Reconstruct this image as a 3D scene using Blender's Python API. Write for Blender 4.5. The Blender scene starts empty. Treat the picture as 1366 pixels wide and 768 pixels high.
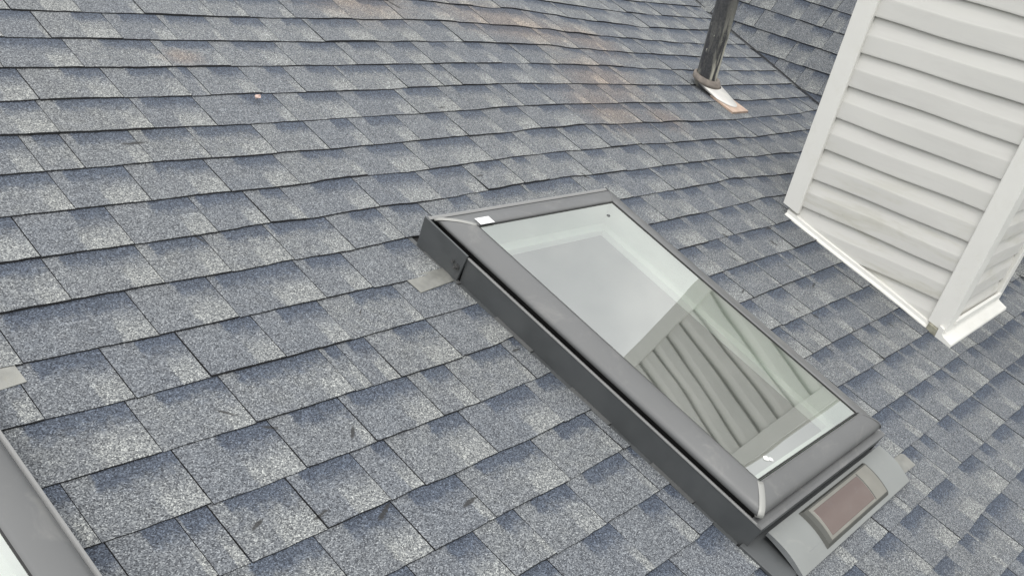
RES=[(2.53,-1,0.086),(2.57,-1,0.076),(2.77,-1,0.065),(3.08,-1,0.07),(3.18,-1,0.051),(3.32,-1,0.032),(3.46,-1,0.001),(3.63,-1,-0.017),(3.8,-1,-0.029),(3.97,-1,-0.05),(4.29,-1,-0.047),(4.66,-1,-0.043),(0.92,0,0.009),(1.01,0,0.009),(1.12,0,0.011),(1.32,0,0.016),(1.54,0,0.017),(1.69,0,0.024),(1.87,0,0.032),(2.08,0,0.043),(2.38,0,0.059),(2.54,0,0.063),(2.69,0,0.054),(2.93,0,0.051),(3.13,0,0.035),(3.3,0,0.008),(3.48,0,-0.011),(3.68,0,-0.022),(3.88,0,-0.038),(4.1,0,-0.054),(4.37,0,-0.055),(0.86,1,0.007),(0.95,1,0.004),(1.08,1,0.007),(1.2,1,0.006),(1.37,1,0.01),(1.59,1,0.012),(1.77,1,0.016),(2.08,1,0.029),(2.31,1,0.038),(2.61,1,0.043),(2.78,1,0.037),(2.99,1,0.036),(3.22,1,0.011),(3.39,1,-0.004),(3.61,1,-0.021),(3.86,1,-0.034),(4.16,1,-0.048),(4.69,1,-0.046),(0.8,2,0.001),(0.88,2,0.002),(1.0,2,0.003),(1.15,2,0.001),(1.26,2,0.007),(1.43,2,0.008),(1.5,2,0.01),(1.71,2,0.015),(1.93,2,0.02),(2.14,2,0.023),(2.38,2,0.031),(2.65,2,0.032),(2.96,2,0.024),(3.19,2,0.014),(3.36,2,0.002),(3.56,2,-0.014),(3.75,2,-0.026),(3.95,2,-0.034),(4.15,2,-0.036),(4.62,2,-0.045),(0.74,3,-0.007),(0.84,3,-0.0),(0.95,3,0.003),(1.07,3,-0.001),(1.2,3,-0.0),(1.37,3,0.002),(1.41,3,0.005),(1.61,3,0.005),(1.79,3,0.006),(1.9,3,0.007),(2.03,3,0.018),(2.25,3,0.025),(2.51,3,0.028),(2.79,3,0.02),(3.07,3,0.008),(3.39,3,-0.012),(3.69,3,-0.018),(3.99,3,-0.035),(4.42,3,-0.036),(0.68,4,-0.0),(0.76,4,-0.002),(0.86,4,-0.003),(0.97,4,-0.006),(1.1,4,-0.004),(1.23,4,-0.007),(1.32,4,-0.006),(1.47,4,-0.004),(1.69,4,0.002),(1.9,4,0.001),(2.03,4,0.006),(2.16,4,0.009),(2.37,4,0.02),(2.58,4,0.016),(2.86,4,0.011),(3.07,4,0.006),(3.39,4,-0.012),(3.66,4,-0.022),(3.9,4,-0.007),(4.04,4,-0.029),(4.28,4,-0.027),(4.62,4,-0.027),(0.62,5,-0.003),(0.8,5,-0.004),(0.95,5,-0.001),(1.1,5,-0.005),(1.23,5,-0.01),(1.3,5,-0.006),(1.47,5,-0.009),(1.64,5,-0.003),(1.83,5,0.0),(2.04,5,0.005),(2.23,5,0.006),(2.38,5,0.018),(2.66,5,0.021),(2.93,5,0.006),(3.18,5,-0.006),(3.45,5,-0.024),(3.49,5,-0.025),(3.68,5,-0.032),(3.89,5,-0.027),(4.13,5,-0.027),(4.57,5,-0.011),(0.56,6,-0.005),(0.71,6,-0.006),(0.88,6,-0.007),(1.07,6,-0.003),(1.15,6,-0.008),(1.25,6,-0.01),(1.41,6,0.002),(1.54,6,-0.0),(1.67,6,-0.006),(1.83,6,-0.003),(2.0,6,0.006),(1.96,6,0.008),(2.14,6,0.014),(2.34,6,0.017),(2.56,6,0.008),(2.83,6,0.008),(3.07,6,-0.006),(3.28,6,-0.011),(3.24,6,-0.008),(3.49,6,-0.024),(3.71,6,-0.032),(3.98,6,-0.026),(4.18,6,-0.024),(0.5,7,-0.007),(0.57,7,-0.004),(0.76,7,-0.007),(0.96,7,-0.008),(1.06,7,0.001),(1.11,7,0.004),(1.21,7,-0.006),(1.34,7,-0.0),(1.47,7,0.003),(1.58,7,-0.005),(1.71,7,-0.003),(1.83,7,0.006),(1.84,7,0.009),(2.04,7,0.015),(2.17,7,0.015),(2.25,7,0.023),(2.35,7,0.01),(2.49,7,0.007),(2.66,7,0.003),(2.94,7,-0.0),(3.18,7,-0.003),(2.88,7,0.004),(3.11,7,-0.005),(3.36,7,-0.014),(3.58,7,-0.023),(3.89,7,-0.038),(0.44,8,-0.002),(0.57,8,-0.002),(0.76,8,-0.001),(0.92,8,-0.004),(1.08,8,0.0),(1.26,8,-0.006),(1.36,8,0.003),(1.43,8,0.008),(1.5,8,0.006),(2.39,8,0.002),(2.5,8,0.005),(2.68,8,0.008),(2.93,8,0.002),(2.53,8,0.003),(2.74,8,0.001),(2.91,8,0.007),(3.11,8,0.011),(3.28,8,-0.003),(3.49,8,-0.02),(3.6,8,-0.025),(0.38,9,0.001),(0.51,9,-0.0),(0.61,9,-0.003),(0.67,9,-0.005),(0.85,9,-0.006),(1.07,9,-0.005),(1.31,9,-0.009),(1.46,9,0.001),(2.45,9,0.0),(2.75,9,-0.001),(3.04,9,0.005),(3.21,9,0.01),(3.34,9,-0.003),(0.32,10,0.005),(0.39,10,-0.002),(0.53,10,-0.006),(0.7,10,-0.005),(0.9,10,-0.007),(1.05,10,-0.007),(1.17,10,-0.004),(1.27,10,-0.005),(1.38,10,-0.004),(1.47,10,0.004),(2.38,10,-0.001),(2.62,10,-0.002),(2.89,10,-0.001),(3.03,10,-0.007),(3.18,10,-0.002),(0.32,11,0.003),(0.41,11,-0.002),(0.53,11,-0.004),(0.71,11,-0.007),(0.81,11,-0.011),(0.88,11,-0.008),(1.01,11,-0.009),(1.08,11,-0.008),(1.2,11,-0.011),(1.35,11,-0.006),(1.48,11,0.01),(2.38,11,-0.003),(2.58,11,-0.001),(2.83,11,0.001),(3.0,11,-0.002),(3.18,11,0.002),(0.33,12,0.003),(0.41,12,-0.001),(0.49,12,-0.003),(0.55,12,-0.005),(0.65,12,-0.01),(0.74,12,-0.004),(0.84,12,-0.008),(0.9,12,-0.007),(1.0,12,-0.007),(1.11,12,-0.005),(1.21,12,-0.005),(1.36,12,-0.001),(1.48,12,0.006),(2.4,12,-0.006),(2.68,12,-0.0),(2.93,12,0.002),(3.18,12,0.002),(0.47,13,0.0),(0.56,13,-0.005),(0.64,13,-0.003),(0.74,13,-0.004),(0.83,13,-0.004),(0.92,13,-0.004),(1.0,13,-0.009),(1.12,13,-0.002),(1.21,13,-0.011),(1.26,13,-0.005),(2.4,13,-0.002),(2.69,13,-0.001),(2.97,13,-0.001),(3.19,13,0.0),(0.72,14,0.001),(0.83,14,-0.001),(0.91,14,-0.004),(1.0,14,0.002),(1.09,14,0.002),(1.23,14,-0.002),(1.36,14,0.004),(1.49,14,0.005),(2.4,14,-0.002),(2.59,14,0.0),(2.77,14,-0.001),(3.19,14,0.002),(0.96,15,0.011),(1.05,15,0.009),(1.22,15,0.009),(1.34,15,0.008),(1.5,15,0.012),(2.4,15,-0.002),(2.65,15,-0.003),(2.91,15,-0.001),(3.21,15,0.0),(1.2,16,0.005),(1.25,16,0.007),(1.35,16,0.007),(1.52,16,0.015),(2.42,16,0.002),(2.65,16,-0.001),(2.96,16,-0.003),(3.18,16,-0.003),(3.49,16,-0.013),(3.87,16,-0.008),(1.45,17,0.008),(1.5,17,0.008),(2.51,17,0.002),(2.78,17,0.002),(3.17,17,-0.002),(3.54,17,-0.01),(2.32,17,0.003),(1.71,18,0.009),(1.98,18,0.008),(2.19,18,0.007),(2.3,18,0.006),(2.42,18,0.002),(2.54,18,0.001),(2.67,18,-0.005),(3.01,18,-0.002),(3.23,18,-0.006),(1.96,19,0.008),(2.09,19,0.007),(2.24,19,0.001),(2.41,19,0.006),(2.6,19,-0.0),(2.76,19,-0.004),(2.18,20,0.008),(2.3,20,0.001),(2.39,20,-0.004)]
JOINT={0:[1.133,1.316,1.541,1.67,1.849,2.093,2.347,2.621,2.803,3.122,3.256,3.473,3.69,3.899,4.108],1:[0.871,0.985,1.177,1.34,1.495,1.689,1.862,2.098,2.331,2.525,3.044,3.208,3.398,3.589,3.727,3.922],2:[0.807,1.001,1.244,1.425,1.653,1.895,2.075,2.243,2.406,2.604,2.768,2.942,3.204,3.363,3.537,3.732,3.91],3:[0.826,1.032,1.218,1.276,1.439,1.59,1.787,2.0,2.169,2.262,2.451,2.674,2.873,3.112,3.256,3.504],4:[0.808,1.036,1.209,1.464,1.695,1.929,2.129,2.368,2.453,2.632,2.836,3.016,3.189,3.366,3.555],5:[0.709,0.797,0.961,1.112,1.303,1.473,1.632,1.819,2.031,2.21,2.407,2.671,2.835,3.018,3.156,3.299,3.449,3.454,3.685,3.893,4.229,4.444],6:[0.707,0.879,0.905,1.081,1.281,1.508,1.739,1.782,2.024,2.034,2.236,2.477,2.652,2.75,2.849,3.056,3.227,3.238,3.438,3.446,3.626,3.72,3.913,4.065],7:[0.573,0.765,0.963,1.107,1.11,1.211,1.447,1.676,1.871,1.876,2.044,2.168,2.391,2.588,2.821,2.995,3.001,3.197,3.199,3.355,3.533,3.653,3.818],8:[0.569,0.76,0.915,1.08,1.258,1.298,2.464,2.724,2.899,2.905,3.075,3.127,3.275,3.418],9:[0.419,0.67,0.848,1.072,2.502,2.714,2.871,3.036],10:[0.392,0.549,0.7,0.871,1.043,1.262,2.574,2.754,2.946],11:[0.526,0.713,0.95,0.997,1.074,1.264,2.487,2.646,2.776,3.008],12:[0.35,0.54,0.735,0.903,1.089,1.202,1.4,2.475,2.685,2.87,2.953],13:[0.471,0.53,0.685,0.834,0.92,1.131,1.358,2.458,2.681,2.878],14:[0.655,0.832,1.002,1.237,1.439,2.593,2.785,2.957],15:[1.055,1.221,1.426,2.556,2.755,2.912,3.119],16:[1.235,1.413,2.656,2.883,2.995,3.205],17:[1.499,2.519,2.663,2.853,3.01,3.193,3.358,3.584],18:[1.769,1.962,2.129,2.288,2.424,2.541,2.992,3.17],19:[1.981,2.186,2.41,2.646],20:[2.081,2.247,2.386]}
CLO, CHI, EXPO = 21., 29., 0.0
import bpy, math, random
import numpy as np
from mathutils import Vector, Matrix
rng = np.random.default_rng(11)
random.seed(5)
C = bpy.context.scene.collection

# ------------------------------------------------------------------ roof frame
PIT = 0.2331579            # pitch of the main slope
CAM_D = 1.2252218          # camera height above the shingles
E_ = 0.1429; V0 = 2.539996 # course exposure and offset
ZC = 5.6                   # camera height above the garden
cp, sp = math.cos(PIT), math.sin(PIT)
S_ = np.array([0, cp, sp]); N_ = np.array([0, -sp, cp]); H_ = np.array([1., 0, 0])
ORG = np.array([0, 0, ZC]) - CAM_D * N_
def roof_pt(u, v, w):
    u, v, w = np.broadcast_arrays(np.asarray(u, float), np.asarray(v, float), np.asarray(w, float))
    return ORG + u[..., None] * H_ + v[..., None] * S_ + w[..., None] * N_
TH = math.radians(50)
WQ = roof_pt(4.70, 1.889, 0.0)
WS = np.array([math.cos(TH), 0, math.sin(TH)]); WN = np.array([-math.sin(TH), 0, math.cos(TH)]); WH = np.array([0, -1., 0])
def wing_pt(u, v, w):
    u, v, w = np.broadcast_arrays(np.asarray(u, float), np.asarray(v, float), np.asarray(w, float))
    return WQ + u[..., None] * WH + v[..., None] * WS + w[..., None] * WN
ROOF_ROT = Matrix.Rotation(PIT, 4, 'X')

# ------------------------------------------------------------------ object helpers
def mesh_obj(name, verts, faces, mat, parent=None, smooth=False, mats=None, fmat=None, local=None):
    me = bpy.data.meshes.new(name)
    me.from_pydata([tuple(map(float, v)) for v in verts], [], [tuple(map(int, f)) for f in faces])
    for m in (mats or [mat]): me.materials.append(m)
    if fmat is not None: me.polygons.foreach_set('material_index', list(fmat))
    if smooth: me.polygons.foreach_set('use_smooth', [True] * len(me.polygons))
    me.update()
    o = bpy.data.objects.new(name, me); C.objects.link(o)
    if parent is not None: o.parent = parent
    return o
class MB:
    def __init__(s): s.v = []; s.f = []; s.m = []
    def add(s, verts, faces, mi=0):
        b = len(s.v); s.v += [tuple(map(float, p)) for p in verts]
        s.f += [tuple(i + b for i in f) for f in faces]; s.m += [mi] * len(faces); return s
    def box(s, x0, x1, y0, y1, z0, z1, mi=0):
        return s.add([(x0,y0,z0),(x1,y0,z0),(x1,y1,z0),(x0,y1,z0),(x0,y0,z1),(x1,y0,z1),(x1,y1,z1),(x0,y1,z1)],
              [(3,2,1,0),(4,5,6,7),(0,1,5,4),(1,2,6,5),(2,3,7,6),(3,0,4,7)], mi)
    def grid(s, rows, mi=0, closed=False):
        n = len(rows[0]); fs = []
        for i in range(len(rows) - 1):
            for j in range(n if closed else n - 1):
                k = (j + 1) % n
                fs.append((i*n+j, i*n+k, (i+1)*n+k, (i+1)*n+j))
        return s.add([p for r in rows for p in r], fs, mi)
    def build(s, name, mat, parent=None, smooth=False, mats=None, bevel=0, angle=None):
        o = mesh_obj(name, s.v, s.f, mat, parent, smooth, mats, s.m if mats else None)
        if bevel:
            b = o.modifiers.new('Bevel', 'BEVEL'); b.width = bevel; b.segments = 2; b.limit_method = 'ANGLE'; b.angle_limit = math.radians(40)
        return o
def tube(path, r, n=16, caps=True):
    mb = MB(); rows = []
    path = [Vector(p) for p in path]
    for i, p in enumerate(path):
        t = (path[min(i+1, len(path)-1)] - path[max(i-1, 0)]).normalized()
        a = t.orthogonal().normalized(); b = t.cross(a)
        rr = r[i] if hasattr(r, '__len__') else r
        rows.append([p + rr * (math.cos(2*math.pi*k/n) * a + math.sin(2*math.pi*k/n) * b) for k in range(n)])
    mb.grid(rows, closed=True)
    if caps:
        mb.add(rows[0], [tuple(range(n))[::-1]]); mb.add(rows[-1], [tuple(range(n))])
    return mb
def thing(name, label, cat, loc=(0, 0, 0), rot=None, group=None):
    o = bpy.data.objects.new(name, None); C.objects.link(o); o.empty_display_size = .1
    M = Matrix.Translation(Vector(loc)) @ (rot if rot is not None else Matrix.Identity(4))
    o.matrix_world = M
    tag(o, label, cat, group); return o
def tag(o, label, cat, group=None):
    o['label'] = label; o['category'] = cat
    if group: o['group'] = group
    return o

# ------------------------------------------------------------------ materials
class NT:
    def __init__(s, name):
        s.m = bpy.data.materials.new(name); s.m.use_nodes = True; s.t = s.m.node_tree; s.t.nodes.clear()
        s.out = s.n('ShaderNodeOutputMaterial')
    def n(s, typ, **kw):
        x = s.t.nodes.new(typ)
        for k, v in kw.items(): setattr(x, k, v)
        return x
    def l(s, a, b): s.t.links.new(a, b)
    def setin(s, sock, v):
        if hasattr(v, 'is_output'): s.l(v, sock)
        else: sock.default_value = v
    def math(s, op, a, b=None, c=None, clamp=False):
        x = s.n('ShaderNodeMath', operation=op, use_clamp=clamp)
        for i, v in enumerate((a, b, c)):
            if v is not None: s.setin(x.inputs[i], v)
        return x.outputs[0]
    def sstep(s, e0, e1, x, t0=0., t1=1.):
        r = s.n('ShaderNodeMapRange', interpolation_type='SMOOTHSTEP')
        s.setin(r.inputs['Value'], x); s.setin(r.inputs['From Min'], e0); s.setin(r.inputs['From Max'], e1)
        r.inputs['To Min'].default_value = t0; r.inputs['To Max'].default_value = t1
        return r.outputs[0]
    def mix(s, fac, a, b, blend='MIX'):
        x = s.n('ShaderNodeMix', data_type='RGBA', blend_type=blend)
        s.setin(x.inputs[0], fac); s.setin(x.inputs[6], a); s.setin(x.inputs[7], b); return x.outputs[2]
    def noise(s, vec, scale, detail=3., rough=.55, dist=0.):
        x = s.n('ShaderNodeTexNoise'); s.l(vec, x.inputs['Vector'])
        x.inputs['Scale'].default_value = scale; x.inputs['Detail'].default_value = detail; x.inputs['Roughness'].default_value = rough
        x.inputs['Distortion'].default_value = dist
        return x.outputs['Fac']
    def principled(s, col, rough=.6, metal=0., spec=.5, bump=None, bstr=.3, bdist=.002):
        p = s.n('ShaderNodeBsdfPrincipled'); s.setin(p.inputs['Base Color'], col); s.setin(p.inputs['Roughness'], rough)
        s.setin(p.inputs['Metallic'], metal); p.inputs['Specular IOR Level'].default_value = spec
        if bump is not None:
            b = s.n('ShaderNodeBump'); b.inputs['Strength'].default_value = bstr; b.inputs['Distance'].default_value = bdist
            s.l(bump, b.inputs['Height']); s.l(b.outputs[0], p.inputs['Normal'])
        s.l(p.outputs[0], s.out.inputs[0]); return p
def rgb(r, g, b): return (r, g, b, 1.)
def obj_coord(t): return t.n('ShaderNodeTexCoord').outputs['Object']

def painted(name, col, rough=.5, metal=0., var=.12, scale=9., dirt=None, dirt_amt=.3, spec=.5, grain=0., grain_scale=400):
    t = NT(name); co = obj_coord(t)
    a = t.noise(co, scale, 5, .6); 
    k = t.sstep(.3, .7, a, 1 - var, 1 + var)
    c = t.mix(1., col, (1, 1, 1, 1)); 
    vm = t.n('ShaderNodeVectorMath', operation='SCALE'); vm.inputs[0].default_value = col[:3]; t.l(k, vm.inputs['Scale'])
    c = vm.outputs[0]
    if dirt:
        d = t.noise(co, scale * 2.3, 6, .7, .6); f = t.sstep(.52, .72, d, 0, dirt_amt); c = t.mix(f, c, dirt)
    r = t.sstep(.3, .7, t.noise(co, scale * 4, 4), rough - .07, rough + .07)
    bmp = t.noise(co, grain_scale, 2) if grain else None
    t.principled(c, r, metal, spec, bmp, grain, .0004)
    return t.m

def shingle_mat(name, rust=False, marks=(), gain=.70):
    t = NT(name)
    uvm = t.n('ShaderNodeUVMap', uv_map='roof'); uv = uvm.outputs[0]
    st = t.n('ShaderNodeUVMap', uv_map='tab'); sx = t.n('ShaderNodeSeparateXYZ'); t.l(st.outputs[0], sx.inputs[0])
    at = t.n('ShaderNodeAttribute', attribute_name='rnd'); rc = t.n('ShaderNodeSeparateColor'); t.l(at.outputs['Color'], rc.inputs[0])
    r1, r2, r3 = rc.outputs
    n1 = t.noise(uv, 22., 5, .65); n1c = t.math('SUBTRACT', n1, .5)
    n2 = t.noise(uv, 70., 4, .7); n2c = t.math('SUBTRACT', n2, .5)
    s = t.math('ADD', sx.outputs[0], t.math('ADD', t.math('MULTIPLY', n1c, .10), t.math('MULTIPLY', n2c, .16)))
    y = t.math('ADD', sx.outputs[1], t.math('ADD', t.math('MULTIPLY', n1c, .38), t.math('MULTIPLY', n2c, .42)))
    d0 = t.math('MULTIPLY_ADD', r1, .55, .02)
    dk = t.math('MULTIPLY', t.sstep(d0, t.math('ADD', d0, .05), s), t.sstep(.46, .76, y))
    l0 = t.math('MULTIPLY_ADD', r2, .45, .42)
    lt = t.math('MULTIPLY', t.sstep(l0, t.math('ADD', l0, .06), s), t.sstep(.56, .20, y))
    mid = t.mix(t.sstep(.15, .85, r3), rgb(.178, .195, .220), rgb(.252, .264, .268))
    base = t.mix(t.sstep(.2, .75, n1), mid, rgb(.210, .224, .242))
    base = t.mix(t.math('MULTIPLY', dk, .86), base, rgb(.076, .097, .138))
    base = t.mix(t.math('MULTIPLY', lt, .88), base, rgb(.330, .342, .338))
    # granules
    vo = t.n('ShaderNodeTexVoronoi', voronoi_dimensions='2D', feature='F1'); t.l(uv, vo.inputs['Vector']); vo.inputs['Scale'].default_value = 480.
    vo.inputs['Randomness'].default_value = 1.
    gs = t.n('ShaderNodeSeparateColor'); t.l(vo.outputs['Color'], gs.inputs[0])
    g = t.n('ShaderNodeValToRGB'); t.l(gs.outputs[0], g.inputs[0])
    cr = g.color_ramp; cr.interpolation = 'LINEAR'
    cr.elements[0].position = 0; cr.elements[0].color = (.22, .22, .24, 1)
    cr.elements[1].position = 1; cr.elements[1].color = (2.5, 2.47, 2.4, 1)
    for p, c in ((.2, (.45, .46, .49, 1)), (.45, (.80, .81, .84, 1)), (.75, (1.15, 1.15, 1.16, 1)), (.92, (1.65, 1.64, 1.6, 1))):
        e = cr.elements.new(p); e.color = c
    col = t.mix(1., base, g.outputs[0], 'MULTIPLY')
    # slow weathering
    big = t.noise(uv, 1.6, 4, .55); col = t.mix(t.sstep(.35, .75, big, 0, .35), col, t.mix(1., col, rgb(1.02, .98, .90), 'MULTIPLY'))
    pos = t.n('ShaderNodeSeparateXYZ'); t.l(uv, pos.inputs[0]); U, V = pos.outputs[0], pos.outputs[1]
    def blob(u, v, du, dv, ang=0., lo=.9, hi=.3, nz=1.):
        a = t.math('SUBTRACT', U, u); b = t.math('SUBTRACT', V, v); ca, sa = math.cos(ang), math.sin(ang)
        x = t.math('ADD', t.math('MULTIPLY', a, ca / du), t.math('MULTIPLY', b, sa / du))
        yy = t.math('ADD', t.math('MULTIPLY', a, -sa / dv), t.math('MULTIPLY', b, ca / dv))
        d = t.math('SQRT', t.math('ADD', t.math('MULTIPLY', x, x), t.math('MULTIPLY', yy, yy)))
        d = t.math('ADD', d, t.math('MULTIPLY', t.math('ADD', n1c, n2c), nz))
        return t.sstep(lo, hi, d)
    if rust:
        f = None
        for args in ((2.95, 2.60, .42, .20, -.25), (3.35, 2.48, .22, .16, -.5), (3.10, 2.15, .30, .22, .4), (2.9, 1.95, .2, .22, .6), (3.2, 1.85, .12, .12, .3), (1.30, 2.31, .07, .05, 0), (2.2, 2.75, .3, .2, 0)):
            b = blob(*args, lo=1.35, hi=.0, nz=.9)
            f = b if f is None else t.math('MAXIMUM', f, b)
        col = t.mix(t.math('MULTIPLY', f, .64), col, t.mix(1., col, rgb(1.42, 1.08, .86), 'MULTIPLY'))
    mf = None
    for args in marks:
        b = blob(*args, lo=.9, hi=.4, nz=1.3); mf = b if mf is None else t.math('MAXIMUM', mf, b)
    if mf is not None: col = t.mix(t.math('MULTIPLY', mf, .85), col, rgb(.035, .034, .033))
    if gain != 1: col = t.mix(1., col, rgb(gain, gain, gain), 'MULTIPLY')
    h = t.math('ADD', vo.outputs['Distance'], t.math('MULTIPLY', n2, .6))
    t.principled(col, .78, 0., .42, h, .45, .0016)
    return t.m

MARKS = ((.909, 1.525, .006, .030, .3), (.672, 1.012, .034, .005, -.8), (.73, .942, .024, .006, -.6), (.690, .71, .034, .006, .25), (.584, .746, .024, .006, .4),
         (.956, 1.908, .045, .008, 0), (2.838, .89, .008, .032, .2), (2.615, .713, .006, .026, 0), (2.991, 1.097, .038, .008, .1), (2.673, .661, .008, .018, .3), (2.384, 2.715, .012, .06, .3),
         (.80, .66, .05, .007, .5), (.98, .60, .034, .007, .2), (2.92, 1.02, .010, .028, .1), (2.60, 1.0, .006, .022, 0), (.87, .86, .026, .006, .9), (1.42, .93, .024, .005, 0), (2.75, .40, .006, .032, .5),
         (2.70, 1.12, .008, .02, .3), (2.86, .78, .03, .006, .3), (2.55, .52, .006, .022, .2), (2.78, .55, .022, .005, .8), (3.02, .50, .006, .024, .1), (2.46, .86, .02, .005, .5), (1.12, 1.18, .018, .004, .8), (1.9, 1.62, .03, .005, .1), (2.35, 1.55, .008, .03, .4), (2.05, 2.0, .03, .006, .1), (3.0, .20, .006, .02, .4))
M_SH = shingle_mat('shingle granules', True, MARKS)
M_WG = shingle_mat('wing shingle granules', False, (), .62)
M_EDGE = painted('asphalt cut edge', rgb(.022, .022, .024), .9, 0, .3, 60)
M_FELT = painted('roof underlay', rgb(.015, .015, .016), .95, 0, .2, 30)
M_CLAD = painted('grey skylight cladding', rgb(.138, .140, .141), .42, .25, .06, 4., rgb(.30, .29, .27), .25)
M_WALL = painted('dark grey flashing', rgb(.086, .091, .094), .5, .2, .10, 7., rgb(.12, .12, .12), .25)
M_STEP = painted('weathered flashing', rgb(.135, .138, .138), .55, .3, .12, 9., rgb(.10, .10, .10), .4)
M_LIP_LIT = painted('flashing lip', rgb(.25, .25, .247), .45, .3, .05, 10.)  # paler than the wall: light on the up-facing fold, painted into its colour
M_SEAM = painted('pale mitre seam', rgb(.32, .32, .305), .4, .3, .06, 10.)
M_GASK = painted('rubber gasket', rgb(.012, .012, .012), .6, 0, .1, 20.)
M_LINER = painted('sash liner', rgb(.40, .43, .39), .6, 0, .04, 4.)
M_SHAFT = painted('shaft plaster', rgb(.60, .61, .58), .85, 0, .04, 2.)
M_BLIND = painted('pleated blind', rgb(.055, .055, .052), .9, 0, .04, 3.)
M_PANEL = painted('panel housing', rgb(.215, .225, .219), .5, 0., .05, 6., rgb(.30, .30, .28), .3)
M_PSIDE = painted('panel end cap', rgb(.20, .21, .215), .55, 0, .1, 8.)
M_BEZEL = painted('panel bezel', rgb(.075, .076, .068), .55, .1, .10, 20., rgb(.12, .12, .10), .4)
M_SUBP = painted('panel pale frame', rgb(.195, .19, .168), .5, .1, .08, 20., rgb(.2, .2, .18), .4)
M_CELL = painted('solar cell', rgb(.098, .066, .056), .16, 0, .02, 5., rgb(.12, .10, .095), .4, spec=.6)
def siding_mat():
    t = NT('white vinyl siding'); co = obj_coord(t)
    mp = t.n('ShaderNodeMapping'); t.l(co, mp.inputs[0]); mp.inputs['Scale'].default_value = (1., 1., 7.)
    a = t.noise(mp.outputs[0], 3.2, 6, .65, .4); b = t.noise(co, 16, 5, .7); fine = t.noise(mp.outputs[0], 40, 3, .6)
    sz = t.n('ShaderNodeSeparateXYZ'); t.l(co, sz.inputs[0])
    low = t.sstep(ZC - .45, ZC - .95, sz.outputs[2])
    c = t.mix(t.sstep(.3, .7, a), rgb(.605, .595, .565), rgb(.66, .652, .622))
    grime = t.math('MULTIPLY', t.sstep(.46, .70, a), t.math('MULTIPLY_ADD', low, .42, .10))
    c = t.mix(grime, c, rgb(.40, .385, .30))
    spots = t.math('MULTIPLY', t.sstep(.66, .74, b), t.math('MULTIPLY_ADD', low, .35, .10))
    c = t.mix(spots, c, rgb(.33, .32, .29))
    t.principled(c, t.sstep(.3, .7, b, .42, .58), 0, .4, fine, .12, .0006)
    return t.m
M_SIDING = siding_mat()
M_TRIM = painted('white vinyl trim', rgb(.745, .737, .70), .45, 0, .02, 5., rgb(.62, .60, .52), .22, spec=.4)
M_DIRT = painted('algae stained edge', rgb(.30, .29, .23), .8, 0, .3, 40.)
M_STICK = painted('white sticker', rgb(.78, .78, .78), .5, 0, .05, 60.)
M_BOLT = painted('bolt steel', rgb(.16, .16, .16), .4, .8, .1, 40.)
M_TAB = painted('bare metal tab', rgb(.25, .25, .232), .45, .4, .15, 30., rgb(.25, .24, .20), .5)
M_RUB = painted('weathered boot collar', rgb(.19, .165, .145), .8, 0, .2, 40., rgb(.30, .24, .19), .5)
M_ALU = painted('bright flashing', rgb(.62, .605, .575), .4, .25, .08, 20., rgb(.70, .55, .42), .4)
M_COP = painted('copper tinted flange', rgb(.58, .43, .335), .4, .3, .12, 30., rgb(.80, .68, .55), .6)
M_DROP = painted('bird dropping', rgb(.80, .80, .78), .7, 0, .1, 100.)
M_LEAF = painted('dry leaf', rgb(.58, .45, .40), .7, 0, .2, 90.)
M_GRASS = painted('lawn', rgb(.06, .09, .035), .95, 0, .3, 3.)
M_WALLH = painted('house cladding', rgb(.6, .6, .58), .7, 0, .05, 3.)

def pipe_mat():
    t = NT('black vent pipe'); co = obj_coord(t)
    mp = t.n('ShaderNodeMapping'); t.l(co, mp.inputs[0]); mp.inputs['Scale'].default_value = (1, 1, .22)
    a = t.noise(mp.outputs[0], 26, 5, .65, .6); b = t.noise(co, 120, 3)
    sx = t.n('ShaderNodeSeparateXYZ'); t.l(co, sx.inputs[0])
    low = t.sstep(.38, .06, sx.outputs[2])
    side = t.sstep(-.035, .03, t.math('SUBTRACT', sx.outputs[0], t.math('MULTIPLY', sx.outputs[1], .6)))
    f = t.math('MULTIPLY', t.sstep(.44, .60, a), t.math('MULTIPLY', t.math('ADD', low, .18), t.math('ADD', side, .25)))
    spots = t.math('MULTIPLY', t.sstep(.70, .76, t.noise(co, 55, 2)), .7)
    c = t.mix(t.sstep(.35, .7, b), rgb(.034, .035, .038), rgb(.062, .063, .068))
    c = t.mix(t.math('MAXIMUM', f, spots, clamp=True), c, rgb(.46, .45, .38))
    t.principled(c, t.sstep(.3, .7, a, .32, .5), 0, .5)
    return t.m
M_PIPE = pipe_mat()

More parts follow.
